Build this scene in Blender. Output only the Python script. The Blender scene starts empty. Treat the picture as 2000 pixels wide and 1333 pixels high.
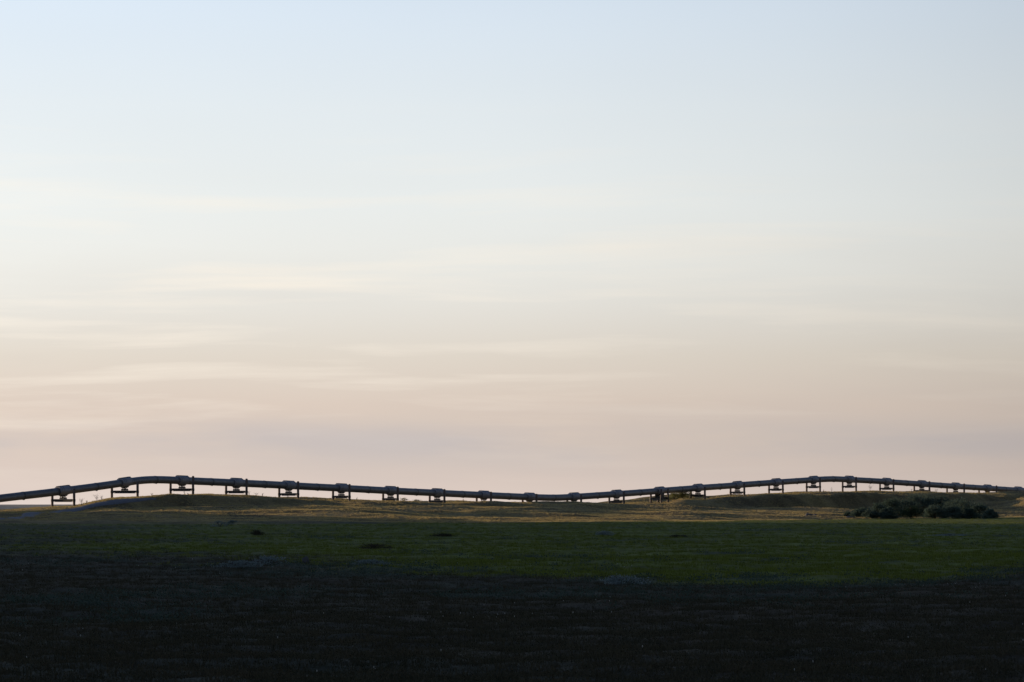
import bpy, math, random
import numpy as np
from mathutils import Vector

random.seed(7); np.random.seed(7)
R = math.radians
sc = bpy.context.scene
col = sc.collection

# ------------------------------------------------------------------ camera
F = 8400.0                       # focal length in photo pixels (2000 wide)
HY = 984.0                       # photo row of the eye-level line
CAMZ = 3.0
cd = bpy.data.cameras.new('camera'); cam = bpy.data.objects.new('camera', cd); col.objects.link(cam)
cd.sensor_width = 36.0; cd.lens = F / 2000.0 * 36.0
cd.clip_start = 0.5; cd.clip_end = 90000.0
cam.location = (0, 0, CAMZ)
cam.rotation_euler = (R(90) + math.atan((HY - 666.5) / F), 0, 0)
sc.camera = cam

# ------------------------------------------------------------------ light
SUN_EL, SUN_AZ = 5.0, 60.0       # degrees above horizon, degrees left of the view direction
EXPOSURE = 0.0
sd = bpy.data.lights.new('sun', 'SUN'); so = bpy.data.objects.new('sun', sd); col.objects.link(so)
sd.energy = 4.9; sd.angle = R(0.55); sd.color = (1.0, 0.74, 0.48)
tosun = Vector((-math.sin(R(SUN_AZ)) * math.cos(R(SUN_EL)), math.cos(R(SUN_AZ)) * math.cos(R(SUN_EL)), math.sin(R(SUN_EL))))
so.rotation_euler = (-tosun).to_track_quat('-Z', 'Y').to_euler()
so.location = (-300, 300, 200)

sc.view_settings.view_transform = 'Standard'
sc.view_settings.look = 'None'
sc.view_settings.exposure = EXPOSURE
sc.view_settings.gamma = 1.0
sc.view_settings.use_curve_mapping = False

def lin(c):
    c = c / 255.0
    return c / 12.92 if c <= 0.04045 else ((c + 0.055) / 1.055) ** 2.4
def srgb(r, g, b): return (lin(r), lin(g), lin(b), 1.0)

class NT:
    def __init__(s, tree): s.t = tree
    def n(s, typ, **kw):
        nd = s.t.nodes.new(typ)
        for k, v in kw.items(): setattr(nd, k, v)
        return nd
    def l(s, a, b): s.t.links.new(a, b)
    def put(s, inp, v):
        if isinstance(v, (int, float, tuple, list)): inp.default_value = v
        else: s.l(v, inp)
    def m(s, op, a, b=None, c=None, clamp=False):
        nd = s.n('ShaderNodeMath', operation=op, use_clamp=clamp)
        for i, v in enumerate((a, b, c)):
            if v is not None: s.put(nd.inputs[i], v)
        return nd.outputs[0]
    def ramp(s, fac, stops, interp='LINEAR'):
        nd = s.n('ShaderNodeValToRGB'); s.l(fac, nd.inputs[0])
        cr = nd.color_ramp; cr.interpolation = interp
        while len(cr.elements) < len(stops): cr.elements.new(0.5)
        for e, (p, c) in zip(cr.elements, stops):
            e.position = p; e.color = c
        return nd.outputs[0]
    def mix(s, fac, a, b, mode='MIX'):
        nd = s.n('ShaderNodeMix', data_type='RGBA', blend_type=mode)
        s.put(nd.inputs[0], fac); s.put(nd.inputs[6], a); s.put(nd.inputs[7], b)
        return nd.outputs[2]
    def noise(s, vec, scale, detail=4, rough=0.5, dist=0.0):
        nd = s.n('ShaderNodeTexNoise'); nd.inputs['Scale'].default_value = scale
        nd.inputs['Detail'].default_value = detail; nd.inputs['Roughness'].default_value = rough
        nd.inputs['Distortion'].default_value = dist
        if vec is not None: s.l(vec, nd.inputs['Vector'])
        return nd.outputs[0]
    def comb(s, x, y, z):
        nd = s.n('ShaderNodeCombineXYZ')
        for i, v in enumerate((x, y, z)): s.put(nd.inputs[i], v)
        return nd.outputs[0]

# ------------------------------------------------------------------ sky
world = bpy.data.worlds.new('World'); sc.world = world; world.use_nodes = True
world.node_tree.nodes.clear()
W = NT(world.node_tree)
sky = W.n('ShaderNodeTexSky', sky_type='NISHITA', sun_disc=False)
sky.sun_elevation = R(SUN_EL); sky.sun_rotation = R(-SUN_AZ)
sky.air_density = 1.0; sky.dust_density = 1.5; sky.ozone_density = 1.5
tc = W.n('ShaderNodeTexCoord')
sep = W.n('ShaderNodeSeparateXYZ'); W.l(tc.outputs['Generated'], sep.inputs[0])
dx, dy, dz = sep.outputs
el = W.m('MULTIPLY', W.m('ARCSINE', dz), 180 / math.pi)
elp = W.m('MAXIMUM', el, 0.0)
az = W.m('MULTIPLY', W.m('ARCTAN2', dx, dy), 180 / math.pi)             # degrees right of view axis
fac = W.m('POWER', W.m('DIVIDE', elp, 90.0), 0.5)
EL = lambda e: (e / 90.0) ** 0.5
veil = W.ramp(fac, [(EL(0.0), srgb(229, 213, 204)), (EL(0.4), srgb(219, 203, 194)), (EL(0.8), srgb(217, 202, 192)),
                    (EL(1.3), srgb(222, 206, 194)), (EL(1.95), srgb(225, 216, 205)), (EL(2.6), srgb(230, 227, 221)), (EL(3.2), srgb(236, 236, 232)),
                    (EL(4.0), srgb(236, 240, 240)), (EL(5.3), srgb(229, 237, 243)), (EL(6.7), srgb(217, 230, 244)), (EL(9.0), srgb(190, 208, 230)),
                    (EL(18.0), srgb(136, 159, 192)), (EL(40.0), srgb(86, 109, 148)), (EL(88.0), srgb(56, 75, 112))])
# angle in azimuth from the sun -> brightness (bright, warm side on the left)
ca = W.m('ADD', W.m('MULTIPLY', dx, float(tosun.x)), W.m('MULTIPLY', dy, float(tosun.y)))
ch = W.m('SQRT', W.m('ADD', W.m('ADD', W.m('MULTIPLY', dx, dx), W.m('MULTIPLY', dy, dy)), 1e-6))
sa = W.m('ARCCOSINE', W.m('MINIMUM', W.m('MAXIMUM', W.m('DIVIDE', ca, ch), -1.0), 1.0))
sa = W.m('DIVIDE', sa, math.pi)
g = lambda v: (v, v, v, 1)
azf = W.ramp(sa, [(0.0, g(1.0)), (30 / 180, g(0.80)), (53 / 180, g(0.565)), (60 / 180, g(0.525)), (64 / 180, g(.475)), (68 / 180, g(0.405)), (100 / 180, g(0.28)), (1.0, g(0.15))])
azf = W.m('MULTIPLY', azf, 1.09 / 0.525)
# streaks of thin cloud: long in azimuth, thin in elevation
wv = W.noise(W.comb(W.m('MULTIPLY', az, 0.10), W.m('MULTIPLY', el, 0.35), 3.0), 1.0, 2)
elw = W.m('ADD', el, W.m('MULTIPLY', W.m('SUBTRACT', wv, 0.5), 0.5))
s1 = W.noise(W.comb(W.m('MULTIPLY', az, 0.16), W.m('MULTIPLY', elw, 2.3), 0.0), 1.0, 6, 0.55, 0.25)
s2 = W.noise(W.comb(W.m('MULTIPLY', az, 0.11), W.m('MULTIPLY', elw, 1.1), 7.7), 1.0, 5, 0.5, 0.2)
big = W.noise(W.comb(W.m('MULTIPLY', az, 0.07), W.m('MULTIPLY', el, 0.25), 19.0), 1.0, 3)
band = W.m('MULTIPLY', W.m('SMOOTH_MIN', W.m('MULTIPLY', elp, 0.55), 1.0, 0.3), W.m('SUBTRACT', 1.0, W.m('MULTIPLY', W.m('SUBTRACT', elp, 3.2), 0.45), clamp=True))
st = W.m('MULTIPLY', W.m('SUBTRACT', s1, 0.50), 4.2, clamp=True)
left = W.m('ADD', 0.12, W.m('MULTIPLY', W.m('SUBTRACT', 1.0, W.m('DIVIDE', sa, 0.40)), 3.6), clamp=True)
stf = W.m('MULTIPLY', W.m('MULTIPLY', st, band), left, clamp=True)
c1 = W.mix(W.m('MULTIPLY', stf, 0.85), veil, srgb(255, 245, 231))
dk = W.m('MULTIPLY', W.m('MULTIPLY', W.m('SUBTRACT', s2, 0.46), 4.0, clamp=True), W.m('SUBTRACT', 1.0, W.m('MULTIPLY', elp, 0.22), clamp=True))
c2 = W.mix(W.m('MULTIPLY', dk, 0.40), c1, srgb(204, 196, 192))
lowb = W.m('EXPONENT', W.m('MULTIPLY', W.m('POWER', W.m('DIVIDE', W.m('SUBTRACT', elw, 0.80), 0.26), 2.0), -1.0))
lown = W.m('MULTIPLY', W.m('SUBTRACT', W.noise(W.comb(W.m('MULTIPLY', az, 0.22), W.m('MULTIPLY', elw, 1.4), 31.0), 1.0, 4, .55), 0.40), 5.0, clamp=True)
c2 = W.mix(W.m('MULTIPLY', W.m('MULTIPLY', lowb, lown), 0.62), c2, srgb(196, 190, 192))
c3 = W.mix(1.0, c2, W.ramp(big, [(0.3, g(0.95)), (0.7, g(1.0))]), 'MULTIPLY')
vm = W.n('ShaderNodeVectorMath', operation='SCALE'); W.l(c3, vm.inputs[0]); W.l(azf, vm.inputs['Scale'])
v10 = W.n('ShaderNodeVectorMath', operation='SCALE'); W.l(vm.outputs[0], v10.inputs[0]); v10.inputs['Scale'].default_value = 10.0
fin = W.mix(0.88, sky.outputs[0], v10.outputs[0])
bg = W.n('ShaderNodeBackground'); W.l(fin, bg.inputs[0]); bg.inputs[1].default_value = 0.1
wo = W.n('ShaderNodeOutputWorld'); W.l(bg.outputs[0], wo.inputs[0])

# ------------------------------------------------------------------ numpy noise
_rng = np.random.RandomState(11)
_T = _rng.rand(256, 256)
def vnoise(x, y):
    xi = np.floor(x).astype(np.int64); yi = np.floor(y).astype(np.int64)
    fx = x - xi; fy = y - yi
    fx = fx * fx * fx * (fx * (fx * 6 - 15) + 10); fy = fy * fy * fy * (fy * (fy * 6 - 15) + 10)
    a = _T[xi & 255, yi & 255]; b = _T[(xi + 1) & 255, yi & 255]
    c = _T[xi & 255, (yi + 1) & 255]; d = _T[(xi + 1) & 255, (yi + 1) & 255]
    return (a * (1 - fx) + b * fx) * (1 - fy) + (c * (1 - fx) + d * fx) * fy - 0.5
def fbm(x, y, wl, octs=3, seed=0.0):
    r = 0; a = 1.0; t = 0
    for o in range(octs):
        k = (2.03 ** o) / wl; ang = 0.6 + 1.1 * o
        xr = x * math.cos(ang) - y * math.sin(ang); yr = x * math.sin(ang) + y * math.cos(ang)
        r = r + a * vnoise(xr * k + seed * 17.3 + o * 31.7, yr * k + seed * 5.1 + o * 11.9)
        t += a; a *= 0.5
    return r / t * 2.0            # about -1..1
def sstep(a, b, x):
    t = np.clip((x - a) / (b - a), 0, 1); return t * t * (3 - 2 * t)

# ------------------------------------------------------------------ layout read from the photograph
# supports: centre x, left post x, right post x, top of the near post above the pipe axis (m)
SUP = [(-40, -64, -17, .3), (124, 101, 147, .30), (244, 217.5, 270.5, .05), (356, 332, 378, .74), (462, 441, 482.5, .72), (564, 545, 583, .72),
       (667, 650, 683, .72), (763, 748, 777, .72), (854, 839, 868, .70), (945, 931, 959, .62), (1034, 1021, 1048, .6), (1121, 1108, 1135, .42),
       (1204, 1190, 1218, .45), (1288, 1271, 1291, .33), (1363, 1349.5, 1376, .18), (1440, 1427, 1453, .35), (1515.5, 1502, 1528, .32),
       (1588.5, 1575.5, 1600.5, .38), (1658.5, 1646, 1671, .58), (1731.5, 1719, 1744, .55), (1800, 1786, 1814, .6), (1866, 1850, 1881.5, .6),
       (1928, 1913, 1945, .6), (1988, 1973, 2003, .6), (2046, 2033, 2061, .6)]
SX = np.array([s[0] for s in SUP], float)
SZ = 785.0 * (1 + 0.45 * (np.arange(len(SUP)) - 1) / 22.0)
# pipe axis row in the photograph
PC = np.array([(-300, 1010), (-40, 979), (0, 974), (48, 968.3), (90, 963.6), (150, 956), (190, 950.8), (215, 947.3), (265, 939.8), (281, 938.2), (290, 937.7), (300, 937.4), (320, 937.6), (400, 941),
               (430, 942.3), (500, 945.6), (545, 947.8), (600, 950.8), (640, 952.7), (700, 955.7), (740, 957.9), (800, 960.9), (840, 962.7),
               (880, 964.7), (930, 967), (980, 969.2), (1020, 970.9), (1055, 972.2), (1072, 972.6), (1085, 972.7), (1100, 972.2), (1140, 969.8), (1190, 966.5),
               (1230, 963.7), (1270, 960.8), (1310, 957.6), (1350, 954.6), (1380, 952.3), (1420, 949.6), (1460, 946.6), (1500, 943.8),
               (1535, 941.3), (1570, 939), (1605, 936.7), (1617, 936.2), (1625, 936.0), (1634, 936.2), (1645, 936.7), (1680, 938.5), (1715, 940.3), (1750, 942.7), (1790, 945.3),
               (1825, 947.7), (1850, 949.4), (1890, 951.8), (1915, 953.3), (1955, 955.9), (1985, 957.8), (2046, 961.5), (2150, 967)], float)
# ground row on the line of the pipe
GR = np.array([(-900, 1000), (-200, 1004), (0, 999), (60, 994), (100, 990), (147, 989), (180, 981), (217, 973), (270, 971.5), (332, 968.5), (379, 968), (440, 967.5), (484, 968.5),
               (544, 972), (583, 973.5), (650, 975), (684, 976), (748, 978), (777, 978.5), (838, 981.5), (870, 982.8), (931, 984), (960, 984),
               (1020, 985), (1050, 985), (1108, 984.3), (1138, 984.5), (1190, 986), (1218, 986.3), (1271, 986.8), (1304, 985.5), (1330, 981), (1349, 978),
               (1377, 978), (1426, 970), (1455, 969), (1502, 963.5), (1529, 963.5), (1575, 961), (1645, 960.8), (1719, 961), (1786, 963.5),
               (1814, 964.5), (1850, 965.5), (1913, 965.5), (1945, 965), (2040, 963), (2300, 968), (2900, 975)], float)
FT = np.array([(-900, 1022), (0, 1022), (600, 1023), (1000, 1020), (1400, 1017), (1700, 1013), (2000, 1011), (2900, 1011)], float)
_uu = np.linspace(-900, 2900, 761)
def smooth_tab(tab, w):
    v = np.interp(_uu, tab[:, 0], tab[:, 1]); k = np.hanning(2 * w + 3)[1:-1]; k /= k.sum()
    vp = np.pad(v, len(k) // 2, mode='edge'); return np.convolve(vp, k, 'valid')
GRs = smooth_tab(GR, 2); FTs = smooth_tab(FT, 20)
def pipe_depth(u): return np.interp(u, np.r_[-900, SX, 2900], np.r_[785 * (1 - .45 / 22 * 6.5), SZ, SZ[-1] + 190])
HUMPS = [(1300, 60, 105, 42, 3.0), (2052, -95, 60, 40, 4.6), (1960, -40, 25, 25, .3),
         (1330, -10, 16, 14, .5), (470, -28, 40, 10, .25), (330, -70, 60, 16, .45), (700, -45, 60, 14, .30), (1150, -60, 60, 15, .3), (1800, -150, 90, 26, .9), (1560, -120, 80, 30, .35)]

def ground_z(X, Y):
    """height of the land; camera stands at (0, 0), base of the wet meadow is z = 0"""
    X = np.asarray(X, float); Y = np.asarray(Y, float)
    Yp = np.maximum(Y, 20.0)
    u = np.clip(1000 + F * X / Yp, -900, 2900)
    zp = pipe_depth(u); gz = CAMZ - (np.interp(u, _uu, GRs) - HY) / F * zp
    yf = F * CAMZ / (np.interp(u, _uu, FTs) - HY)
    yf = np.minimum(yf, zp - 35)
    t = np.clip((Y - yf) / (zp - yf), 0, 1)
    tt = 0.45 * t + 0.55 * (t * t * (3 - 2 * t))
    A = np.interp(u, [-900, 120, 180, 280, 450, 560, 700, 1000, 1310, 1370, 1450, 1600, 1720, 1800, 1950, 2900], [.2, .2, .28, .42, .43, .28, .14, .10, .12, .42, .62, .66, .60, .46, .36, .35])
    D = np.interp(u, [-900, 300, 700, 1300, 1450, 1700, 2000], [15, 15, 18, 20, 34, 42, 38]) + 9 * fbm(X, Y * 0.3, 45, 2, 9)
    tt = (1 - A) * tt + A * sstep(zp - D - np.where(u > 1300, 15, 10), zp - D, Y)
    z = gz * tt
    back = sstep(0, 260, Y - zp - 6)
    z = z * (1 - back) + (-9.0) * back
    # far plain with low swells
    far = sstep(2500, 7000, Y)
    z = z + far * (-2 + 5.0 * fbm(X, Y, 2600, 3, 5) + 13.0 * np.exp(-((u + 60) / 170.0) ** 2) * np.exp(-((Y - 8200) / 2200.0) ** 2))
    near = (1 - sstep(1400, 2500, Y))
    for (hu, ho, wu, wy, a) in HUMPS:
        z = z + a * np.exp(-((u - hu) / wu) ** 2 - ((Y - zp - ho) / wy) ** 2) * (Y > 100)
    # hill beyond the left edge of the view that keeps the low sun off the meadow
    cr = np.interp(Y, [-600, -200, 300, 640, 770, 800, 830, 850, 862, 875, 900, 950], [8, 14, 22, 26, 25, 21, 14.5, 11, 9, 6, 3.4, 0])
    z = z + 1.68 * cr * np.exp(-((X + 235 - 18 * fbm(X * 0, Y, 90, 2, 8)) / 62.0) ** 2)
    slope = sstep(-60, 40, Y - yf) * near
    z = z + near * (0.22 * fbm(X, Y, 34, 2, 1) * (0.5 + slope) * sstep(20, 60, np.hypot(X, Y)))
    z = z + slope * (0.95 * fbm(X / 2.0, Y, 17, 2, 2) + 0.30 * fbm(X / 1.6, Y, 5.0, 2, 3)) * (1 - 0.6 * np.exp(-((Y - zp) / 10.0) ** 2)) * (1 - .65 * sstep(360, 250, u) * np.exp(-((Y - zp + 14) / 24.0) ** 2))
    z = z + (1 - slope) * near * (0.13 * fbm(X, Y, 6.5, 3, 6) + 0.12 * fbm(X, Y, 1.5, 2, 7))
    return z
def gz1(x, y): return float(ground_z(np.array([x]), np.array([y]))[0])
def at(px, py, Y):
    """point at depth Y seen at photo pixel (px, py)"""
    return Vector(((px - 1000) / F * Y, Y, CAMZ - (py - HY) / F * Y))
def on_ground(px, py, y0=60, y1=1300):
    ys = np.arange(y0, y1, 0.5); xs = (px - 1000) / F * ys
    gzs = ground_z(xs, ys); rz = CAMZ - (py - HY) / F * ys
    h = np.nonzero(gzs >= rz)[0]
    i = h[0] if len(h) else len(ys) - 1
    return Vector((xs[i], ys[i], gzs[i]))

# vegetation zones --------------------------------------------------
def zones(X, Y):
    """weights 0..1: heath (dark foreground tundra), green (wet sedge meadow), gold (dry ridge grass), willow (grey-leaved patches)"""
    Yp = np.maximum(Y, 20.0); u = np.clip(1000 + F * X / Yp, -900, 2900)
    yf = F * CAMZ / (np.interp(u, _uu, FTs) - HY)
    w1 = fbm(X, Y, 40, 3, 21); w2 = fbm(X, Y, 9, 3, 22)
    a = np.interp(u, [-200, 0, 250, 500, 800, 1100, 1500, 1700, 2000, 2300], [255, 250, 232, 212, 193, 178, 158, 160, 186, 190])
    gs = sstep(-14, 14, (Y - a) + 26 * w1 + 14 * w2)
    ge = sstep(-10, 10, (Y - yf + 24) + 20 * w1 + 8 * w2)
    green = gs * (1 - ge)
    # the meadow thins out to brown on the left
    thin = sstep(-0.35, 0.5, (u - 120) / 600.0 + 1.0 * w1 + 0.5 * fbm(X, Y, 60, 2, 29))
    green = green * (0.25 + 0.75 * thin)
    gold = ge
    heath = np.clip(1 - green - gold, 0, 1)
    wl = fbm(X, Y * 0.45, 16, 3, 25)
    willow = sstep(0.22, 0.55, wl) * sstep(-.2, .35, fbm(X, Y, 5, 2, 27)) * (0.75 * (1 - gold) * (1 - 0.75 * green) + 0.15 * gold) + .75 * green * sstep(.30, .52, fbm(X, Y * .6, 5, 3, 24))
    edge = np.exp(-((Y - yf + 18) / 16.0) ** 2) * sstep(-0.05, 0.3, fbm(X, Y, 22, 2, 26)) * sstep(1500, 900, u)
    willow = willow * sstep(85, 115, Y)
    edge2 = np.exp(-((Y - a + 12) / 20.0) ** 2) * sstep(0.0, 0.35, fbm(X, Y, 8, 3, 28))
    willow = np.clip(willow + 0.9 * edge + .8 * edge2, 0, 1)
    return heath, green, gold, willow
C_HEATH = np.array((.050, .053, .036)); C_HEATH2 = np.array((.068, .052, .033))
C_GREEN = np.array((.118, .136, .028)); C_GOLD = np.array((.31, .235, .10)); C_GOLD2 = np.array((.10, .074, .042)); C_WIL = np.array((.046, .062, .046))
def veg_haze_colour(X, Y):
    h, gr, go, wi = zones(X, Y)
    n1 = (fbm(X, Y, 12, 3, 31) * .5 + .5)[:, None]; n2 = (fbm(X, Y, 2.5, 2, 32) * .5 + .5)[:, None]
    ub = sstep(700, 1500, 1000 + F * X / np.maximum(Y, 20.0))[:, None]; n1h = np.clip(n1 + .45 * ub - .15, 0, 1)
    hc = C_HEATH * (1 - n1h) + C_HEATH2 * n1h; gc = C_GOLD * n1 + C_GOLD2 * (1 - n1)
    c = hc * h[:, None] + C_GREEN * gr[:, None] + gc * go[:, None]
    c = c * (1 - wi[:, None] * .8) + C_WIL * wi[:, None] * .8
    haze_w = sstep(1300, 3000, Y)[:, None]
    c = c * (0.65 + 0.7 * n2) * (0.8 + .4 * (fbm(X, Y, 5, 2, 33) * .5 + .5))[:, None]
    return c * (1 - haze_w) + np.array((.37, .325, .26)) * (.85 + .3 * n1) * haze_w  # far plain: base colour paled to imitate distance haze

# ------------------------------------------------------------------ materials
def newmat(name):
    m = bpy.data.materials.new(name); m.use_nodes = True; m.node_tree.nodes.clear(); return m, NT(m.node_tree)
def finish(N, shader): o = N.n('ShaderNodeOutputMaterial'); N.l(shader, o.inputs[0])
def principled(N, colour, rough=.8, metal=0., spec=.3, normal=None):
    p = N.n('ShaderNodeBsdfPrincipled'); N.put(p.inputs['Base Color'], colour); N.put(p.inputs['Roughness'], rough)
    N.put(p.inputs['Metallic'], metal); N.put(p.inputs['Specular IOR Level'], spec)
    if normal is not None: N.l(normal, p.inputs['Normal'])
    return p.outputs[0]
def bump(N, h, strength, dist):
    b = N.n('ShaderNodeBump'); b.inputs['Strength'].default_value = strength; b.inputs['Distance'].default_value = dist; N.l(h, b.inputs['Height']); return b.outputs[0]

M = {}
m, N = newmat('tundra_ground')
at_ = N.n('ShaderNodeAttribute', attribute_name='veg_haze')
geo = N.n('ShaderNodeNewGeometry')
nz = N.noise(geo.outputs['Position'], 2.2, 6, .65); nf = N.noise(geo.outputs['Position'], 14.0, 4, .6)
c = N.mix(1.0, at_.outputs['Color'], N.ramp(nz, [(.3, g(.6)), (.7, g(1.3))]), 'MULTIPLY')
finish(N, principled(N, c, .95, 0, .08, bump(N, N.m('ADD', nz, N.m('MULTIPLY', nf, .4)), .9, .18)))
M['ground'] = m

m, N = newmat('track_gravel')
geo = N.n('ShaderNodeNewGeometry'); nz = N.noise(geo.outputs['Position'], 1.3, 8, .7)
finish(N, principled(N, N.ramp(nz, [(.3, (.10, .10, .115, 1)), (.7, (.19, .185, .20, 1))]), .9, 0, .2, bump(N, nz, .6, .08)))
M['gravel'] = m

def steel(name, c1, c2, rough, metal, streak=True):
    m, N = newmat(name)
    t = N.n('ShaderNodeTexCoord'); geo = N.n('ShaderNodeNewGeometry')
    n1 = N.noise(geo.outputs['Position'], 0.9, 5, .6); n2 = N.noise(geo.outputs['Position'], 7.0, 4, .6)
    f = N.m('ADD', N.m('MULTIPLY', n1, .7), N.m('MULTIPLY', n2, .3))
    cc = N.ramp(f, [(.35, c1 + (1,)), (.65, c2 + (1,))])
    rr = N.m('ADD', rough - .08, N.m('MULTIPLY', n2, .16))
    finish(N, principled(N, cc, rr, metal, .4, bump(N, n2, .12, .01)))
    M[name] = m
steel('galvanised', (.16, .166, .19), (.23, .237, .265), .5, .65)
steel('galvanised_light', (.27, .275, .315), (.35, .355, .40), .6, .4)
steel('seam_band', (.10, .105, .12), (.15, .155, .17), .55, .6)
steel('post_steel', (.11, .082, .075), (.17, .125, .105), .7, .2)
steel('beam_steel', (.045, .044, .05), (.075, .072, .075), .65, .3)
steel('shoe_steel', (.035, .035, .04), (.06, .06, .065), .6, .2)

def leafmat(name, ca, cb, trans=.35, scale=.25):
    m, N = newmat(name)
    geo = N.n('ShaderNodeNewGeometry'); oi = N.n('ShaderNodeObjectInfo')
    n1 = N.noise(geo.outputs['Position'], scale, 3, .6)
    r = N.m('ADD', N.m('MULTIPLY', n1, .6), N.m('ADD', N.m('MULTIPLY', oi.outputs['Random'], .25), N.m('MULTIPLY', geo.outputs['Random Per Island'], .3)))
    cc = N.ramp(r, [(.3, ca + (1,)), (.8, cb + (1,))])
    d = N.n('ShaderNodeBsdfDiffuse'); N.l(cc, d.inputs[0])
    tr = N.n('ShaderNodeBsdfTranslucent'); N.l(cc, tr.inputs[0])
    mx = N.n('ShaderNodeMixShader'); mx.inputs[0].default_value = trans; N.l(d.outputs[0], mx.inputs[1]); N.l(tr.outputs[0], mx.inputs[2])
    finish(N, mx.outputs[0]); M[name] = m
leafmat('gold_grass', (.24, .185, .085), (.50, .40, .18), .5)
leafmat('sedge', (.080, .098, .017), (.165, .190, .038), .35)
leafmat('heath_leaf', (.040, .043, .027), (.084, .070, .044), .2)
leafmat('willow_leaf', (.045, .066, .048), (.085, .11, .088), .3)
leafmat('thicket_leaf', (.052, .080, .060), (.095, .130, .105), .35)
leafmat('grey_willow', (.13, .165, .155), (.23, .27, .265), .4)
leafmat('dark_leaf', (.018, .034, .020), (.034, .052, .030), .25)
leafmat('bush_leaf', (.12, .13, .05), (.22, .21, .085), .5)
leafmat('twig_leaf', (.05, .04, .022), (.10, .075, .04), .4)
leafmat('cotton', (.30, .30, .28), (.55, .54, .50), .3)
m, N = newmat('bark'); geo = N.n('ShaderNodeNewGeometry'); nz = N.noise(geo.outputs['Position'], 9., 4)
finish(N, principled(N, N.ramp(nz, [(.3, (.035, .025, .02, 1)), (.7, (.09, .07, .055, 1))]), .9, 0, .2)); M['bark'] = m
m, N = newmat('stone'); geo = N.n('ShaderNodeNewGeometry'); nz = N.noise(geo.outputs['Position'], 2.6, 6, .65)
finish(N, principled(N, N.ramp(nz, [(.3, (.06, .06, .066, 1)), (.55, (.11, .11, .118, 1)), (.75, (.19, .19, .19, 1))]), .9, 0, .2, bump(N, nz, .8, .1))); M['stone'] = m

# ------------------------------------------------------------------ mesh helpers
class MB:
    def __init__(s): s.v = []; s.f = []; s.sm = []
    def add(s, vs, fs, smooth=False):
        o = len(s.v); s.v += [tuple(p) for p in vs]; s.f += [tuple(i + o for i in q) for q in fs]; s.sm += [smooth] * len(fs); return s
    def box(s, c, ax, ay, az, hx, hy, hz):
        c = Vector(c); vs = [c + ax * (hx * i) + ay * (hy * j) + az * (hz * k) for k in (-1, 1) for j in (-1, 1) for i in (-1, 1)]
        return s.add(vs, [(0, 2, 3, 1), (4, 5, 7, 6), (0, 1, 5, 4), (2, 6, 7, 3), (0, 4, 6, 2), (1, 3, 7, 5)])
    def prism(s, poly, o, ea, eb, en, h):
        """polygon (a, b) in plane ea/eb at o, extruded +-h along en"""
        n = len(poly); vs = [o + ea * a + eb * b - en * h for a, b in poly] + [o + ea * a + eb * b + en * h for a, b in poly]
        fs = [tuple(range(n - 1, -1, -1)), tuple(range(n, 2 * n))] + [(i, (i + 1) % n, n + (i + 1) % n, n + i) for i in range(n)]
        return s.add(vs, fs)
    def sweep(s, pts, rad, n=20, cap=True, flip=None):
        pts = [Vector(p) for p in pts]; rings = []
        for i, p in enumerate(pts):
            d = (pts[min(i + 1, len(pts) - 1)] - pts[max(i - 1, 0)]).normalized()
            up = Vector((0, 0, 1)) if abs(d.z) < .95 else Vector((1, 0, 0))
            a = d.cross(up).normalized(); b = a.cross(d)
            r = rad[i] if isinstance(rad, (list, tuple)) else rad
            rings.append([p + a * (r * math.cos(2 * math.pi * k / n)) + b * (r * math.sin(2 * math.pi * k / n)) for k in range(n)])
        vs = [q for r in rings for q in r]; fs = []
        for i in range(len(rings) - 1):
            for k in range(n):
                fs.append((i * n + k, i * n + (k + 1) % n, (i + 1) * n + (k + 1) % n, (i + 1) * n + k))
        s.add(vs, fs, True)
        if cap:
            s.add(rings[0], [tuple(range(n - 1, -1, -1))]); s.add(rings[-1], [tuple(range(n))])
        return s
    def build(s, name, mat, parent=None, loc=None):
        me = bpy.data.meshes.new(name)
        base = Vector(loc) if loc is not None else (parent['_o'] if parent is not None and '_o' in parent else Vector())
        base = Vector(base)
        me.from_pydata([tuple(Vector(v) - base) for v in s.v], [], s.f)
        me.polygons.foreach_set('use_smooth', s.sm); me.update()
        me.materials.append(M[mat]); o = bpy.data.objects.new(name, me); col.objects.link(o)
        if parent is not None: o.parent = parent
        else: o.location = base
        return o
ORG = {}
def empty(name, loc):
    o = bpy.data.objects.new(name, None); o.empty_display_size = .5; col.objects.link(o); o.location = loc; ORG[o.name] = Vector(loc); return o
def part(mb, name, mat, root, parent=None):
    """mesh given in world coordinates -> child of root (or of a part of root), whose origin is the root's"""
    org = ORG[root.name]
    me = bpy.data.meshes.new(name); me.from_pydata([tuple(Vector(v) - org) for v in mb.v], [], mb.f)
    me.polygons.foreach_set('use_smooth', mb.sm); me.update(); me.materials.append(M[mat])
    o = bpy.data.objects.new(name, me); col.objects.link(o); o.parent = parent or root
    return o
def tag(o, label=None, cat=None, group=None, kind=None):
    if label: o['label'] = label
    if cat: o['category'] = cat
    if group: o['group'] = group
    if kind: o['kind'] = kind
    return o

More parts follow.
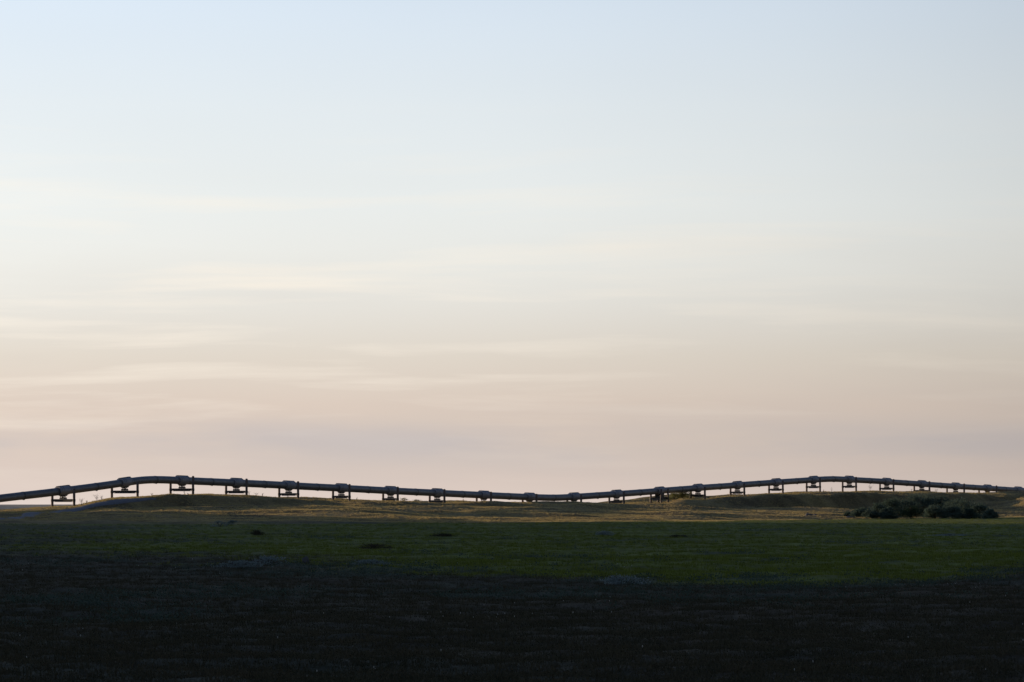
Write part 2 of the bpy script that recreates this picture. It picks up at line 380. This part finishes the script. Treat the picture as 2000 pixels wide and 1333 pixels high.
# ------------------------------------------------------------------ the land: one sheet out to the horizon
dense = np.linspace(-8.4, 8.4, 680); sparse = np.r_[np.arange(-180, -20, 4.0), np.arange(-20, -8.6, .6)]
ang = np.radians(np.r_[sparse, dense, -sparse[::-1][:-1]])
rad = np.r_[np.geomspace(1.5, 55, 22)[:-1], np.geomspace(55, 640, 380)[:-1], np.arange(640, 1240, 1.25), np.geomspace(1242, 60000, 90)]
na, nr = len(ang), len(rad)
AA, RR = np.meshgrid(ang, rad); X = (RR * np.sin(AA)).ravel(); Y = (RR * np.cos(AA)).ravel()
Z = ground_z(X, Y)
verts = np.empty((nr * na + 1, 3)); verts[:-1, 0] = X; verts[:-1, 1] = Y; verts[:-1, 2] = Z; verts[-1] = (0, 0, gz1(0, 0))
i = np.arange(nr - 1)[:, None] * na; j = np.arange(na)[None, :]; j2 = (j + 1) % na
quads = np.stack([i + j, i + na + j, i + na + j2, i + j2], -1).reshape(-1, 4)[:, ::-1]
tris = np.stack([np.full(na, nr * na), np.arange(na), (np.arange(na) + 1) % na], -1)[:, ::-1]
def mesh_np(name, verts, quads, tris=None):
    me = bpy.data.meshes.new(name); me.vertices.add(len(verts)); me.vertices.foreach_set('co', verts.astype(np.float32).ravel())
    nt = 0 if tris is None else len(tris)
    lv = np.concatenate([quads.ravel(), tris.ravel()]) if nt else quads.ravel()
    me.loops.add(len(lv)); me.loops.foreach_set('vertex_index', lv.astype(np.int32))
    me.polygons.add(len(quads) + nt)
    ls = np.concatenate([np.arange(len(quads)) * 4, len(quads) * 4 + np.arange(nt) * 3]).astype(np.int32)
    me.polygons.foreach_set('loop_start', ls); me.update(calc_edges=True); me.validate()
    me.polygons.foreach_set('use_smooth', np.ones(len(me.polygons), bool)); return me
me = mesh_np('ground', verts, quads, tris)
vc = np.ones((len(verts), 4), np.float32); vc[:, :3] = veg_haze_colour(verts[:, 0], verts[:, 1])
ca_ = me.color_attributes.new('veg_haze', 'FLOAT_COLOR', 'POINT'); ca_.data.foreach_set('color', vc.ravel())
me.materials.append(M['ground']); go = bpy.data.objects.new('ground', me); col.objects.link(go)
tag(go, 'dark tundra meadow rising to a low grassy ridge', 'ground', kind='structure')

# gravel track beside the pipeline at the left
tl = [on_ground(px, py, 650) for px, py in ((-60, 1021), (0, 1014), (60, 1006), (115, 999), (165, 990.5), (215, 983), (265, 977), (305, 973))]
TX = np.interp(np.linspace(0, 7, 160), np.arange(8), [p.x for p in tl]); TY = np.interp(np.linspace(0, 7, 160), np.arange(8), [p.y for p in tl])
TY = np.convolve(np.pad(TY, 12, mode='edge'), np.ones(25) / 25, 'valid')
dX, dY = np.gradient(TX), np.gradient(TY); nn = np.hypot(dX, dY); PX, PY = -dY / nn, dX / nn
wv_ = np.linspace(-1.5, 1.5, 13); tw_ = np.interp(np.arange(160), [0, 110, 159], [1.2, .9, .25])[:, None]
gx = TX[:, None] + PX[:, None] * wv_ * tw_; gy = TY[:, None] + PY[:, None] * wv_ * tw_
gzv = ground_z(gx.ravel(), gy.ravel()) + 0.10 + 0.03 * fbm(gx.ravel(), gy.ravel(), 2, 2, 41) - 0.16 * (np.abs(np.tile(wv_, 160)) / 1.5) ** 4
i = np.arange(159)[:, None] * 13; j = np.arange(12)[None, :]
q = np.stack([i + j, i + 13 + j, i + 14 + j, i + 1 + j], -1).reshape(-1, 4)
tme = mesh_np('gravel_track', np.c_[gx.ravel(), gy.ravel(), gzv], q); tme.materials.append(M['gravel'])
to = bpy.data.objects.new('gravel_track', tme); col.objects.link(to); tag(to, 'blue-grey gravel track climbing beside the pipeline at left', 'track', kind='structure')

# ------------------------------------------------------------------ the pipeline
PR = 0.71
UP = Vector((0, 0, 1))
PCs = np.interp(np.arange(-300, 2151), PC[:, 0], PC[:, 1]); kk = np.hanning(23); kk /= kk.sum(); PCs = np.convolve(np.pad(PCs, 11, mode='edge'), kk, 'valid')
def axis(px):
    return at(px, float(np.interp(px, np.arange(-300, 2151), PCs)), float(pipe_depth(px)))
def dirn(px): return (axis(px + 4) - axis(px - 4)).normalized()
pr = empty('pipeline', axis(1000))
tag(pr, 'long insulated steel pipeline running raised along the grassy ridge', 'pipeline')
mids = [(-190)] + [0.5 * (SX[k] + SX[k + 1]) + 3 for k in range(len(SX) - 1)] + [2140]
for k in range(len(mids) - 1):
    a, b = mids[k], mids[k + 1]; n = max(6, int((b - a) / 5))
    pts = [axis(a + (b - a) * t / n) for t in range(n + 1)]
    sec = part(MB().sweep(pts, PR, 28), 'pipe_section', 'galvanised', pr)
    if k > 0:
        dd = dirn(a); part(MB().sweep([axis(a) - dd * .22, axis(a) + dd * .22], PR + .028, 28), 'seam_band', 'seam_band', pr, sec)
        p_ = dd.cross(UP).normalized()
        part(MB().box(axis(a) + p_ * .30 - UP * .66, dd, p_, UP, .16, .1, .13), 'seam_clamp', 'shoe_steel', pr, sec)
    # joints of the insulation jacket
    for t in (.25, .78):
        px = a + (b - a) * t
        if abs(px - SX[k]) > 9: dd = dirn(px); part(MB().sweep([axis(px) - dd * .05, axis(px) + dd * .05], PR + .012, 28), 'jacket_joint', 'galvanised', pr, sec)

ORD = ['', 'first', 'second', 'third', 'fourth', 'fifth', 'sixth', 'seventh', 'eighth', 'ninth', 'tenth', 'eleventh', 'twelfth', 'thirteenth',
       'fourteenth', 'fifteenth', 'sixteenth', 'seventeenth', 'eighteenth', 'nineteenth', 'twentieth', 'twenty-first', 'twenty-second', 'twenty-third', 'twenty-fourth']
WHERE = {1: 'lowest at the left beside the gravel track', 2: 'on the climb just left of the first pipe bend', 3: 'just right of the left bend', 10: 'in the low sag of the pipe, crossbeam hidden by grass',
         12: 'just left of the four-post anchor', 14: 'just right of the round bush', 17: 'just left of the right-hand crest', 18: 'just right of the right-hand crest', 22: 'beside the mound at the right edge'}
def bent(root, o, d, p, xl, xr, Yd, top, deep=True):
    """two posts and a crossbeam; returns nothing"""
    k = F / Yd; half = (xr - xl) / (2 * k * p.x)
    cen = o + p * (((xl + xr) / 2 - (1000 + F * o.x / o.y)) / (k * p.x) * .6)
    zb = o.z - 1.49                                  # top of the crossbeam
    for sgn in (-1, 1):
        q = cen + p * (half * sgn); gz = gz1(q.x, q.y)
        tz = o.z + top + (0.02 if sgn > 0 else -.05)
        mb = MB().sweep([(q.x, q.y, gz - .9), (q.x, q.y, tz - .05), (q.x, q.y, tz)], [.235, .235, .19], 18)
        po = part(mb, 'post', 'post_steel', root)
        part(MB().sweep([(q.x, q.y, tz), (q.x, q.y, tz + .07), (q.x, q.y, tz + .11)], [.235, .20, .07], 18), 'post_cap', 'post_steel', root, po)
        # collar and bracket holding the beam
        part(MB().sweep([(q.x, q.y, zb - .46), (q.x, q.y, zb - .02)], .275, 18), 'collar', 'beam_steel', root, po)
        ia = -sgn
        poly = [(.20 * ia, 0), (.72 * ia, 0), (.72 * ia, -.30), (.52 * ia, -.30), (.30 * ia, -.48), (.20 * ia, -.48)]
        part(MB().prism(poly, Vector((q.x, q.y, zb - .015)), p, UP, d, .14), 'bracket', 'beam_steel', root, po)
    # I-shaped crossbeam
    L = half - .55; c0 = Vector((cen.x, cen.y, zb)); dh = Vector((d.x, d.y, 0)).normalized()
    mb = MB().box(c0 - UP * .03, p, dh, UP, L, .20, .03).box(c0 - UP * .51, p, dh, UP, L - .12, .20, .03).box(c0 - UP * .27, p, dh, UP, L - .05, .035, .208)
    part(mb, 'crossbeam', 'beam_steel', root)

for n, (sx, xl, xr, top) in enumerate(SUP):
    Yd = float(pipe_depth(sx)); o = axis(sx); d = dirn(sx); dh = Vector((d.x, d.y, 0)).normalized(); p = dh.cross(UP).normalized()   # p points right and towards the camera
    nrm = p.cross(d).normalized()
    g0 = gz1(o.x, o.y)
    # sleeve and shoe belong to the pipe
    SR, SL = .93, 1.55
    mb = MB(); n_ = 28; st_ = [(-SL, 0.0, 0), (-SL, 1.0, 0), (-SL * .42, 1.0, 1), (SL * .42, 1.0, 1), (SL, 1.0, 0), (SL, 0.0, 0)]; vs = []
    for (t_, full, low) in st_:
        for k in range(n_):
            f_ = 2 * math.pi * k / n_; bot = max(0.0, -math.sin(f_)) ** .6
            rr = (PR + .01) + (SR - PR) * full * ((1 - bot) + bot * low * .6)
            vs.append(o + d * t_ + p * (rr * math.cos(f_)) + nrm * (rr * math.sin(f_)))
    fs = [(i_ * n_ + k, i_ * n_ + (k + 1) % n_, (i_ + 1) * n_ + (k + 1) % n_, (i_ + 1) * n_ + k) for i_ in range(len(st_) - 1) for k in range(n_)]
    mb.add(vs, fs, False); sl = part(mb, 'support_sleeve', 'galvanised_light', pr)
    for e in (-1.15, -.62, 1.22):
        mb = MB(); vs = []
        for t_ in (-.05, .05):
            for rr in (SR - .03, SR + .022):
                for k in range(15):
                    f_ = math.pi * (k / 14.0) ; vs.append(o + d * (e + t_) + p * (rr * math.cos(f_)) + nrm * (rr * math.sin(f_)))
        fs = []
        for k in range(14): fs += [(k, k + 1, 16 + k, 15 + k), (30 + k, 45 + k, 46 + k, 31 + k), (15 + k, 16 + k, 46 + k, 45 + k)]
        mb.add(vs, fs, False); part(mb, 'sleeve_band', 'seam_band', pr, sl)
    part(MB().box(o + nrm * (SR + .02), d, p, nrm, SL + .04, .26, .035), 'top_plate', 'shoe_steel', pr, sl)
    sad = MB().prism([(-1.0, -.66), (1.0, -.66), (.6, -.98), (-.6, -.98)], o, d, nrm, p, .34)
    sh = part(sad, 'shoe_saddle', 'shoe_steel', pr, sl)
    bz = o.z - 1.49
    for a_ in (-.30, .30):
        for b_ in (-.36, 0, .36):
            q0 = o + dh * a_ + p * b_; q0.z = bz + .26; q1 = o + dh * a_ + p * (b_ + (.14 if b_ <= 0 else -.14)); q1.z = o.z - .93 + (d.z * a_)
            q2 = o + dh * a_ + p * (b_ - .10); q2.z = q1.z
            part(MB().sweep([q0, q1], .055, 8).sweep([q0, q2], .045, 8), 'strut', 'shoe_steel', pr, sl)
    base = MB().box(Vector((o.x, o.y, bz + .065)), dh, p, UP, .44, .52, .055).box(Vector((o.x, o.y, bz + .20)), dh, p, UP, .30, .40, .10)
    for b_ in (-.40, .40): base.box(Vector((o.x, o.y, bz + .20)) + p * b_, dh, p, UP, .38, .16, .085)
    part(base, 'slide_base', 'shoe_steel', pr, sl)
    if n == 13:
        root = empty('anchor_support', (o.x, o.y, g0)); tag(root, 'four-post anchor support with paired crossbeams beneath the rising pipe', 'pipe support')
        ofs = d * 1.55
        bent(root, o - dh * 1.5 - UP * (d.z * 1.5), dh, p, 1271, 1291, Yd - 1.3, .40)
        bent(root, o + dh * 1.5 + UP * (d.z * 1.5), dh, p, 1285.5, 1304.5, Yd + 1.3, .36)
        for b_ in (-.95, .95):
            c_ = Vector((o.x, o.y, o.z - 1.62)) + p * b_
            part(MB().box(c_, d, p, UP, 1.45, .12, .19), 'tie_beam', 'beam_steel', root)
        for b_ in (-.75, .75): part(MB().prism([(-.9, -.25), (.9, -.25), (.65, -1.45), (-.65, -1.45)], o + p * b_, d, UP, p, .03), 'anchor_plate', 'beam_steel', root)
    else:
        root = empty('pipe_support', (o.x, o.y, g0))
        if n == 0: lab = 'two-post pipe support beyond the left edge of the photo'
        elif n == 24: lab = 'two-post pipe support hidden behind the mound beyond the right edge'
        elif n in WHERE: lab = 'two-post steel pipe support ' + WHERE[n]
        else: lab = 'two-post steel pipe support with crossbeam, ' + ORD[n] + ' from the left edge'
        tag(root, lab, 'pipe support', 'pipe supports along the ridge')
        bent(root, o, dh, p, xl, xr, Yd, top)

# ------------------------------------------------------------------ shrubs and stones
rs = np.random.RandomState(5)
def leaf_cloud(centres, normals_spread, size, aspect=.45):
    """one quad per leaf, numpy"""
    n = len(centres); a = rs.normal(size=(n, 3)); a /= np.linalg.norm(a, axis=1)[:, None]
    b = np.cross(a, rs.normal(size=(n, 3))); b /= np.linalg.norm(b, axis=1)[:, None]
    s = size * (0.6 + .8 * rs.rand(n))[:, None]
    v = np.stack([centres - a * s, centres + b * s * aspect, centres + a * s, centres - b * s * aspect], 1).reshape(-1, 3)
    return v, np.arange(4 * n).reshape(-1, 4)
def shrub(name, label, cat, base, h, w, mat, group=None, stems=9, leaves=900, leaf=.09, spread=.9, open_=False):
    base = Vector(base); base.z = gz1(base.x, base.y) - .05
    root = empty(name, base); tag(root, label, cat, group)
    mb = MB(); tips = []
    for k in range(stems):
        a = rs.rand() * 6.283; lean = (rs.rand() ** .7) * w * .5 * spread; hh = h * (.65 + .4 * rs.rand())
        e = base + Vector((math.cos(a) * lean, math.sin(a) * lean, hh)); mid = base.lerp(e, .5) + Vector((-math.cos(a) * lean * .15, -math.sin(a) * lean * .15, hh * .08))
        r0 = (.02 + .012 * h * .5) if not open_ else .011
        mb.sweep([base + Vector((math.cos(a) * .05, math.sin(a) * .05, 0)), mid, e], [r0, r0 * .7, r0 * .3], 6)
        tips += [(mid, e)]
        for _ in range(4):
            f = .35 + .6 * rs.rand(); q0 = (base.lerp(mid, f * 2) if f < .5 else mid.lerp(e, f * 2 - 1))
            q1 = q0 + Vector((rs.normal() * .14 * w * .5, rs.normal() * .14 * w * .5, h * (.10 + .16 * rs.rand())))
            mb.sweep([q0, q1], [r0 * .45, r0 * .25], 5); tips.append((q0, q1))
    part(mb, 'stems', 'bark', root)
    cs = []
    if open_:
        for q0, q1 in tips:
            for _ in range(max(1, leaves // len(tips))): cs.append(np.array(q0.lerp(q1, .1 + 1.1 * rs.rand())) + rs.normal(size=3) * np.array((.11, .11, .07)) * max(h, w))
    else:
        nb = 26
        bl = []
        for _ in range(nb):
            th = rs.rand() * 6.283; rr = rs.rand() ** .5; zz = rs.rand()
            prof = (1 - zz ** 2.2) ** .6
            bl.append((np.array(base) + np.array((math.cos(th) * rr * w * .46 * prof, math.sin(th) * rr * w * .46 * prof, h * (.12 + .80 * zz))), w * (.07 + .07 * rs.rand()), h * (.08 + .08 * rs.rand())))
        for k in range(leaves):
            c_, rw, rh = bl[rs.randint(nb)]; v = rs.normal(size=3); cs.append(c_ + v * np.array((rw, rw, rh)) * .85)
    cs = np.array(cs); cs[:, 2] = np.maximum(cs[:, 2], base.z + .05)
    v, f = leaf_cloud(cs, 0, leaf)
    fb = MB(); fb.v = [tuple(x) for x in v]; fb.f = [tuple(map(int, x)) for x in f]; fb.sm = [False] * len(f)
    part(fb, 'foliage', mat, root)
    return root

# thicket of willows at the right, below the pipeline
THG = 'willows of the thicket at right'
THL = 'dark green willow shrub packed into the dense thicket at right'
topx = [1630, 1650, 1680, 1720, 1750, 1800, 1850, 1880, 1910, 1940, 1960]; topy = [1012, 1004, 995, 985, 978, 974, 975.5, 980, 988, 999, 1008]
th = [(1656, 862, 2, ''), (1684, 858, 5, ''), (1712, 862, 6, ''), (1738, 870, 7, ''), (1762, 880, 8, ''), (1787, 886, 8, ''), (1812, 888, 8, ''), (1838, 886, 8, ''),
      (1864, 880, 7.5, ''), (1888, 872, 6.5, ''), (1912, 866, 5, ''), (1934, 860, 3, ''), (1700, 846, 3.4, 'f'), (1735, 846, 4, 'f'), (1826, 848, 4.6, 'f'), (1860, 848, 4.6, 'f'), (1892, 848, 3.6, 'f')]
for n, (px, Yd, w, fr) in enumerate(th):
    X0 = (px - 1000) / F * Yd; gz = gz1(X0, Yd)
    ty = float(np.interp(px, topx, topy)); h = CAMZ - (ty - HY) / F * Yd - gz
    if fr: h *= .58
    lab = THL
    if n == 0: lab = 'low willow shrub at the thicket\'s left tip beside pale stones'
    if n == 11: lab = 'low willow shrub at the thicket\'s right tip beside the sunlit grass'
    shrub('willow_shrub', lab, 'shrub', (X0, Yd, gz), max(h * 1.1, .5), max(w * .95, 1.3), 'thicket_leaf', THG, 8, 4000, .16)
shrub('willow_shrub', 'rounded darker shrub in front of the thicket at right', 'shrub', ((1778 - 1000) / F * 845, 845, 0), 2.6, 4.6, 'dark_leaf', THG, 9, 2200, .12)
# round bush by the anchor
q = at(1333, 985, float(pipe_depth(1333)) + 6)
shrub('round_bush', 'olive round bush beneath the pipe beside the four-post anchor', 'bush', q, 2.6, 4.8, 'bush_leaf', None, 11, 4600, .10)
q = at(1316, 985, float(pipe_depth(1316)) + 10)
shrub('low_bush', 'low olive bush filling in left of the round bush', 'bush', q, 1.5, 3.6, 'bush_leaf', None, 7, 1800, .09)

# spindly plants standing against the sky along the ridge
SPR = [(160, -6, 1.35, 1.0, 'spindly seedling right of the first support'), (170, -3, .85, .5, 'tiny sprig beside the spindly seedling right of the first support'),
       (190, -8, 1.45, 1.7, 'twiggy shrub between the first and second supports'), (199, -5, 1.1, .8, 'thin twig leaning beside the shrub before the second support'),
       (297, -3, .6, .7, 'low grassy twig just right of the left pipe bend'), (361, -2, .8, .7, 'small leafy sprig under the crossbeam right of the left bend'),
       (368, -2, .6, .6, 'smaller sprig under the crossbeam right of the left bend'), (487, -3, 1.0, .6, 'slender sprig touching the fourth support'),
       (501, -3, .65, 1.2, 'dark tuft-like shrublet just right of the fourth support'), (513, -2, .75, .5, 'thin sprig between fourth and fifth supports'),
       (562, -3, 1.0, .8, 'bent sprig in front of the fifth support\'s crossbeam'), (600, -2, .7, 1.0, 'low twigs just right of the fifth support'),
       (620, -2, .5, .5, 'tiny twig midway between fifth and sixth supports'), (697, -3, .75, .5, 'single upright sprig right of the sixth support'),
       (789, -4, .75, 2.0, 'low dark shrub just right of the seventh support'), (815, -4, .8, 2.2, 'low leafy shrub between seventh and eighth supports'),
       (906, -3, .85, .7, 'small sprig left of the ninth support'), (1385, -4, .7, .6, 'small sprig right of the fourteenth support'),
       (1608, -2, .75, .5, 'thin stalk right of the support before the right crest'), (1624, -2, 1.1, .45, 'tall thin stalk below the right-hand pipe crest'),
       (1699, -2, 2.0, 2.0, 'tall open twiggy shrub against the sky right of the crest'), (1780, -3, 1.2, .6, 'thin pale sprig left of the twentieth support'),
       (1828, -3, 1.4, 1.0, 'leaning bare sprig between the twentieth and twenty-first supports')]
for px, off, h, w, lab in SPR:
    Yd = float(pipe_depth(px)) + off; q = at(px, 980, Yd)
    dense_ = w > 1.9 and h < 1
    shrub('shrub' if dense_ or h > 1.3 else 'sprig', lab, 'shrub' if dense_ or h > 1.3 else 'sprig', q, h, w, 'bush_leaf' if dense_ else 'twig_leaf', 'plants along the skyline',
          7, 420 if dense_ else (90 if h < 1.3 else 240), .036 if not dense_ else .07, 1.0, not dense_)

# grey-leaved low willow mounds in the meadow
MND = [(430, 1029, 2.0, .75, 'grey-green willow mound in the shade left of centre below the ridge'), (455, 1024, 1.5, .6, 'smaller grey-green willow mound beside the larger one left of centre'), (500, 1046, 1.3, .5, 'lone dark willow mound on the green meadow\'s left'),
       (522, 1104, 1.9, .40, 'pale grey willow mound at the meadow\'s front edge left of centre'), (470, 1107, 1.7, .3, 'flat grey willow mound left of the pale one at the front edge'),
       (1855, 1047, 3.0, .22, 'pale blue-grey low patch alone on the green meadow at right'), (860, 1048, 1.8, .3, 'dark low willow mound near the meadow\'s centre'),
       (735, 1072, 2.0, .3, 'dark brown low mound on the meadow left of centre'), (1180, 1046, 1.6, .42, 'grey willow mound on the meadow right of centre'), (1215, 1141, 1.6, .33, 'silvery willow patch at the meadow\'s front edge right of centre'),
       (720, 1104, 1.5, .3, 'grey-leaved mound at the meadow\'s front edge near centre'), (1325, 1050, 1.4, .25, 'small dark mound on the meadow below the anchor')]
for px, py, w, h, lab in MND:
    q = on_ground(px, py); dkm = 'dark' in lab
    shrub('willow_mound', lab, 'low shrub', q, h, w * 1.25, 'heath_leaf' if dkm else 'grey_willow', 'low willow mounds on the meadow', 6, 900, .05)

def stone(px, py, sx_, sy_, sz_, lab, Y=None, grp='stones by the thicket'):
    q = on_ground(px, py) if Y is None else Vector(((px - 1000) / F * Y, Y, gz1((px - 1000) / F * Y, Y)))
    n, mth = 16, 9; mb = MB(); vs = []; fs = []
    ph = rs.rand(6) * 6
    for a in range(mth):
        t = math.pi * a / (mth - 1)
        for b in range(n):
            f_ = 2 * math.pi * b / n
            d_ = Vector((math.sin(t) * math.cos(f_), math.sin(t) * math.sin(f_), math.cos(t)))
            r_ = 1 + .16 * math.sin(2.3 * d_.x * 2 + ph[0]) + .14 * math.sin(3.1 * d_.y + ph[1] + d_.z * 2) + .1 * math.sin(5 * d_.z + 4 * d_.x + ph[2]) + .05 * rs.normal()
            vs.append(q + Vector((d_.x * sx_ * r_, d_.y * sy_ * r_, d_.z * sz_ * r_ + sz_ * .45)))
    for a in range(mth - 1):
        for b in range(n): fs.append((a * n + b, (a + 1) * n + b, (a + 1) * n + (b + 1) % n, a * n + (b + 1) % n))
    mb.add(vs, fs, True); o_ = mb.build('stone', 'stone', None, q); tag(o_, lab, 'stone', grp)
stone(1580, 1014, .75, .5, .42, 'pale grey stone at the far left of the row by the thicket', 846)
stone(1592, 1014, .55, .5, .30, 'smaller pale stone second in the row by the thicket', 848)
stone(1603, 1014, .60, .4, .22, 'flat pale stone third in the row by the thicket', 846)
stone(1660, 1014, .8, .5, .28, 'long low stone under the thicket\'s left tip', 842)
stone(598, 1100, .16, .14, .20, 'small upright grey stone at the meadow\'s front edge left of centre', None, None)

# ------------------------------------------------------------------ ground cover (uncountable): instanced tufts
src = bpy.data.collections.new('tuft_sources')
def tuft_mesh(name, mat, blades, h, spread, width, lean, seed, leafy=False):
    r = np.random.RandomState(seed); V = []; Fc = []
    for k in range(blades):
        a = r.rand() * 6.283; d = r.rand() ** .6 * spread; p0 = np.array((math.cos(a) * d, math.sin(a) * d, -.05))
        hh = h * (.55 + .5 * r.rand()); ln = lean * (.3 + r.rand()) * hh; b = a + r.normal() * .8
        if leafy:
            c_ = p0 + np.array((math.cos(b) * ln * r.rand(), math.sin(b) * ln * r.rand(), .04 + hh * r.rand()))
            u_ = r.normal(size=3); u_ /= np.linalg.norm(u_); v_ = np.cross(u_, r.normal(size=3)); v_ /= np.linalg.norm(v_)
            s_ = width * (.7 + .6 * r.rand()); o_ = len(V); V += [c_ - u_ * s_, c_ + v_ * s_ * .45, c_ + u_ * s_, c_ - v_ * s_ * .45]; Fc.append((o_, o_ + 1, o_ + 2, o_ + 3))
        else:
            side = np.array((-math.sin(b), math.cos(b), 0)) * width * .5; m_ = p0 + np.array((math.cos(b) * ln * .35, math.sin(b) * ln * .35, hh * .62)); t_ = p0 + np.array((math.cos(b) * ln, math.sin(b) * ln, hh))
            o_ = len(V); V += [p0 - side, p0 + side, m_ + side * .8, m_ - side * .8, t_]; Fc += [(o_, o_ + 1, o_ + 2, o_ + 3), (o_ + 3, o_ + 2, o_ + 4)]
    me = bpy.data.meshes.new(name); me.from_pydata([tuple(v) for v in V], [], Fc); me.materials.append(M[mat]); return me
def cover(name, label, cat, pts, scl, meshes):
    me = bpy.data.meshes.new(name); me.vertices.add(len(pts)); me.vertices.foreach_set('co', pts.astype(np.float32).ravel())
    a = me.attributes.new('scl', 'FLOAT', 'POINT'); a.data.foreach_set('value', scl.astype(np.float32))
    o = bpy.data.objects.new(name, me); col.objects.link(o); tag(o, label, cat, None, 'stuff')
    cl = bpy.data.collections.new(name + '_sources')
    for k, mm in enumerate(meshes): cl.objects.link(bpy.data.objects.new(mm.name, mm))
    ng = bpy.data.node_groups.new(name, 'GeometryNodeTree')
    ng.interface.new_socket('Geometry', in_out='INPUT', socket_type='NodeSocketGeometry'); ng.interface.new_socket('Geometry', in_out='OUTPUT', socket_type='NodeSocketGeometry')
    G = NT(ng); gi = G.n('NodeGroupInput'); gout = G.n('NodeGroupOutput')
    ci = G.n('GeometryNodeCollectionInfo'); ci.inputs['Collection'].default_value = cl; ci.inputs['Separate Children'].default_value = True; ci.inputs['Reset Children'].default_value = True
    ip = G.n('GeometryNodeInstanceOnPoints'); ip.inputs['Pick Instance'].default_value = True
    rv = G.n('FunctionNodeRandomValue', data_type='FLOAT_VECTOR'); rv.inputs[0].default_value = (-.12, -.12, 0); rv.inputs[1].default_value = (.12, .12, 6.283)
    na_ = G.n('GeometryNodeInputNamedAttribute', data_type='FLOAT'); na_.inputs[0].default_value = 'scl'
    G.l(gi.outputs[0], ip.inputs['Points']); G.l(ci.outputs[0], ip.inputs['Instance']); G.l(rv.outputs[0], ip.inputs['Rotation']); G.l(na_.outputs[0], ip.inputs['Scale']); G.l(ip.outputs[0], gout.inputs[0])
    md = o.modifiers.new('scatter', 'NODES'); md.node_group = ng
    return o
def scatter(n, y0, y1, power=0.0):
    """even per picture area: random angle, depth uniform in 1/Y or Y"""
    a = np.radians(rs.uniform(-8.2, 8.2, n))
    t = rs.rand(n); Yd = np.exp(np.log(y0) + t * (np.log(y1) - np.log(y0))) if power == 0 else y0 + t * (y1 - y0)
    return np.tan(a) * Yd, Yd
onp = lambda X, Y, k: np.c_[X[k], Y[k], ground_z(X[k], Y[k])]
def offtrack(X, Y):
    d = np.full(len(X), 1e9)
    for tx, ty in zip(TX[::4], TY[::4]): d = np.minimum(d, np.hypot(X - tx, Y - ty))
    return d > 1.3
# dry grass on the ridge
Xs, Ys = scatter(330000, 660, 1180, 1); h_, g_, o_, w_ = zones(Xs, Ys); yp_ = pipe_depth(np.clip(1000 + F * Xs / Ys, -900, 2900))
k = (rs.rand(len(Xs)) < o_ * (0.25 + .75 * sstep(-.35, .3, fbm(Xs, Ys, 8, 3, 51)))) & (Ys < yp_ + 25) & offtrack(Xs, Ys)
cover('golden_grass', 'dry golden grass covering the ridge under the pipeline', 'grass', onp(Xs, Ys, k), .6 + .7 * rs.rand(k.sum()) ** 2,
      [tuft_mesh('grass_tuft', 'gold_grass', 16, .20, .32, .03, .6, 60 + s) for s in range(4)])
# green sedge
Xs, Ys = scatter(90000, 120, 900, 0); h_, g_, o_, w_ = zones(Xs, Ys); k = rs.rand(len(Xs)) < g_ * (1 - .6 * w_) * (.3 + .7 * sstep(-.3, .15, fbm(Xs, Ys, 6, 3, 52)))
cover('green_sedge', 'short green sedge of the wet meadow in front of the ridge', 'sedge', onp(Xs, Ys, k), .6 + .7 * rs.rand(k.sum()) ** 2,
      [tuft_mesh('sedge_tuft', 'sedge', 20, .20, .30, .022, .5, 70 + s) for s in range(4)])
# heath
Xs, Ys = scatter(80000, 62, 420, 0); h_, g_, o_, w_ = zones(Xs, Ys); k = rs.rand(len(Xs)) < h_ * (1 - .5 * w_)
cover('tundra_heath', 'dark brown tundra heath covering the foreground', 'heath', onp(Xs, Ys, k), .55 + .8 * rs.rand(k.sum()) ** 2,
      [tuft_mesh('heath_tuft', 'heath_leaf', 26, .13, .24, .022, .9, 80 + s, True) for s in range(3)] + [tuft_mesh('heath_grass', 'heath_leaf', 18, .17, .2, .014, .7, 90 + s) for s in range(3)])
# dwarf willow
Xs, Ys = scatter(60000, 62, 760, 0); h_, g_, o_, w_ = zones(Xs, Ys); k = rs.rand(len(Xs)) < w_ * .8
cover('dwarf_willow', 'low grey-leaved dwarf willow in patches over the tundra', 'ground cover', onp(Xs, Ys, k), .6 + .8 * rs.rand(k.sum()),
      [tuft_mesh('willow_tuft', 'willow_leaf', 28, .22, .28, .035, .8, 100 + s, True) for s in range(4)])
# cotton grass heads
Xs, Ys = scatter(1500, 66, 420, 0); k = (fbm(Xs, Ys, 10, 2, 61) > .34) | (rs.rand(len(Xs)) < .03)
def cotton_mesh():
    mb = MB(); mb.sweep([(.01, 0, .11), (.01, 0, .12), (.012, 0, .135), (.012, 0, .145)], [.003, .008, .007, .002], 6)
    me = bpy.data.meshes.new('cotton_head'); me.from_pydata(mb.v, [], mb.f); me.materials.append(M['cotton']); return me
cover('cotton_grass', 'scattered white cotton grass heads in the dark foreground', 'cotton grass', onp(Xs, Ys, k), .7 + .6 * rs.rand(k.sum()), [cotton_mesh()])

sc.render.engine = 'CYCLES'
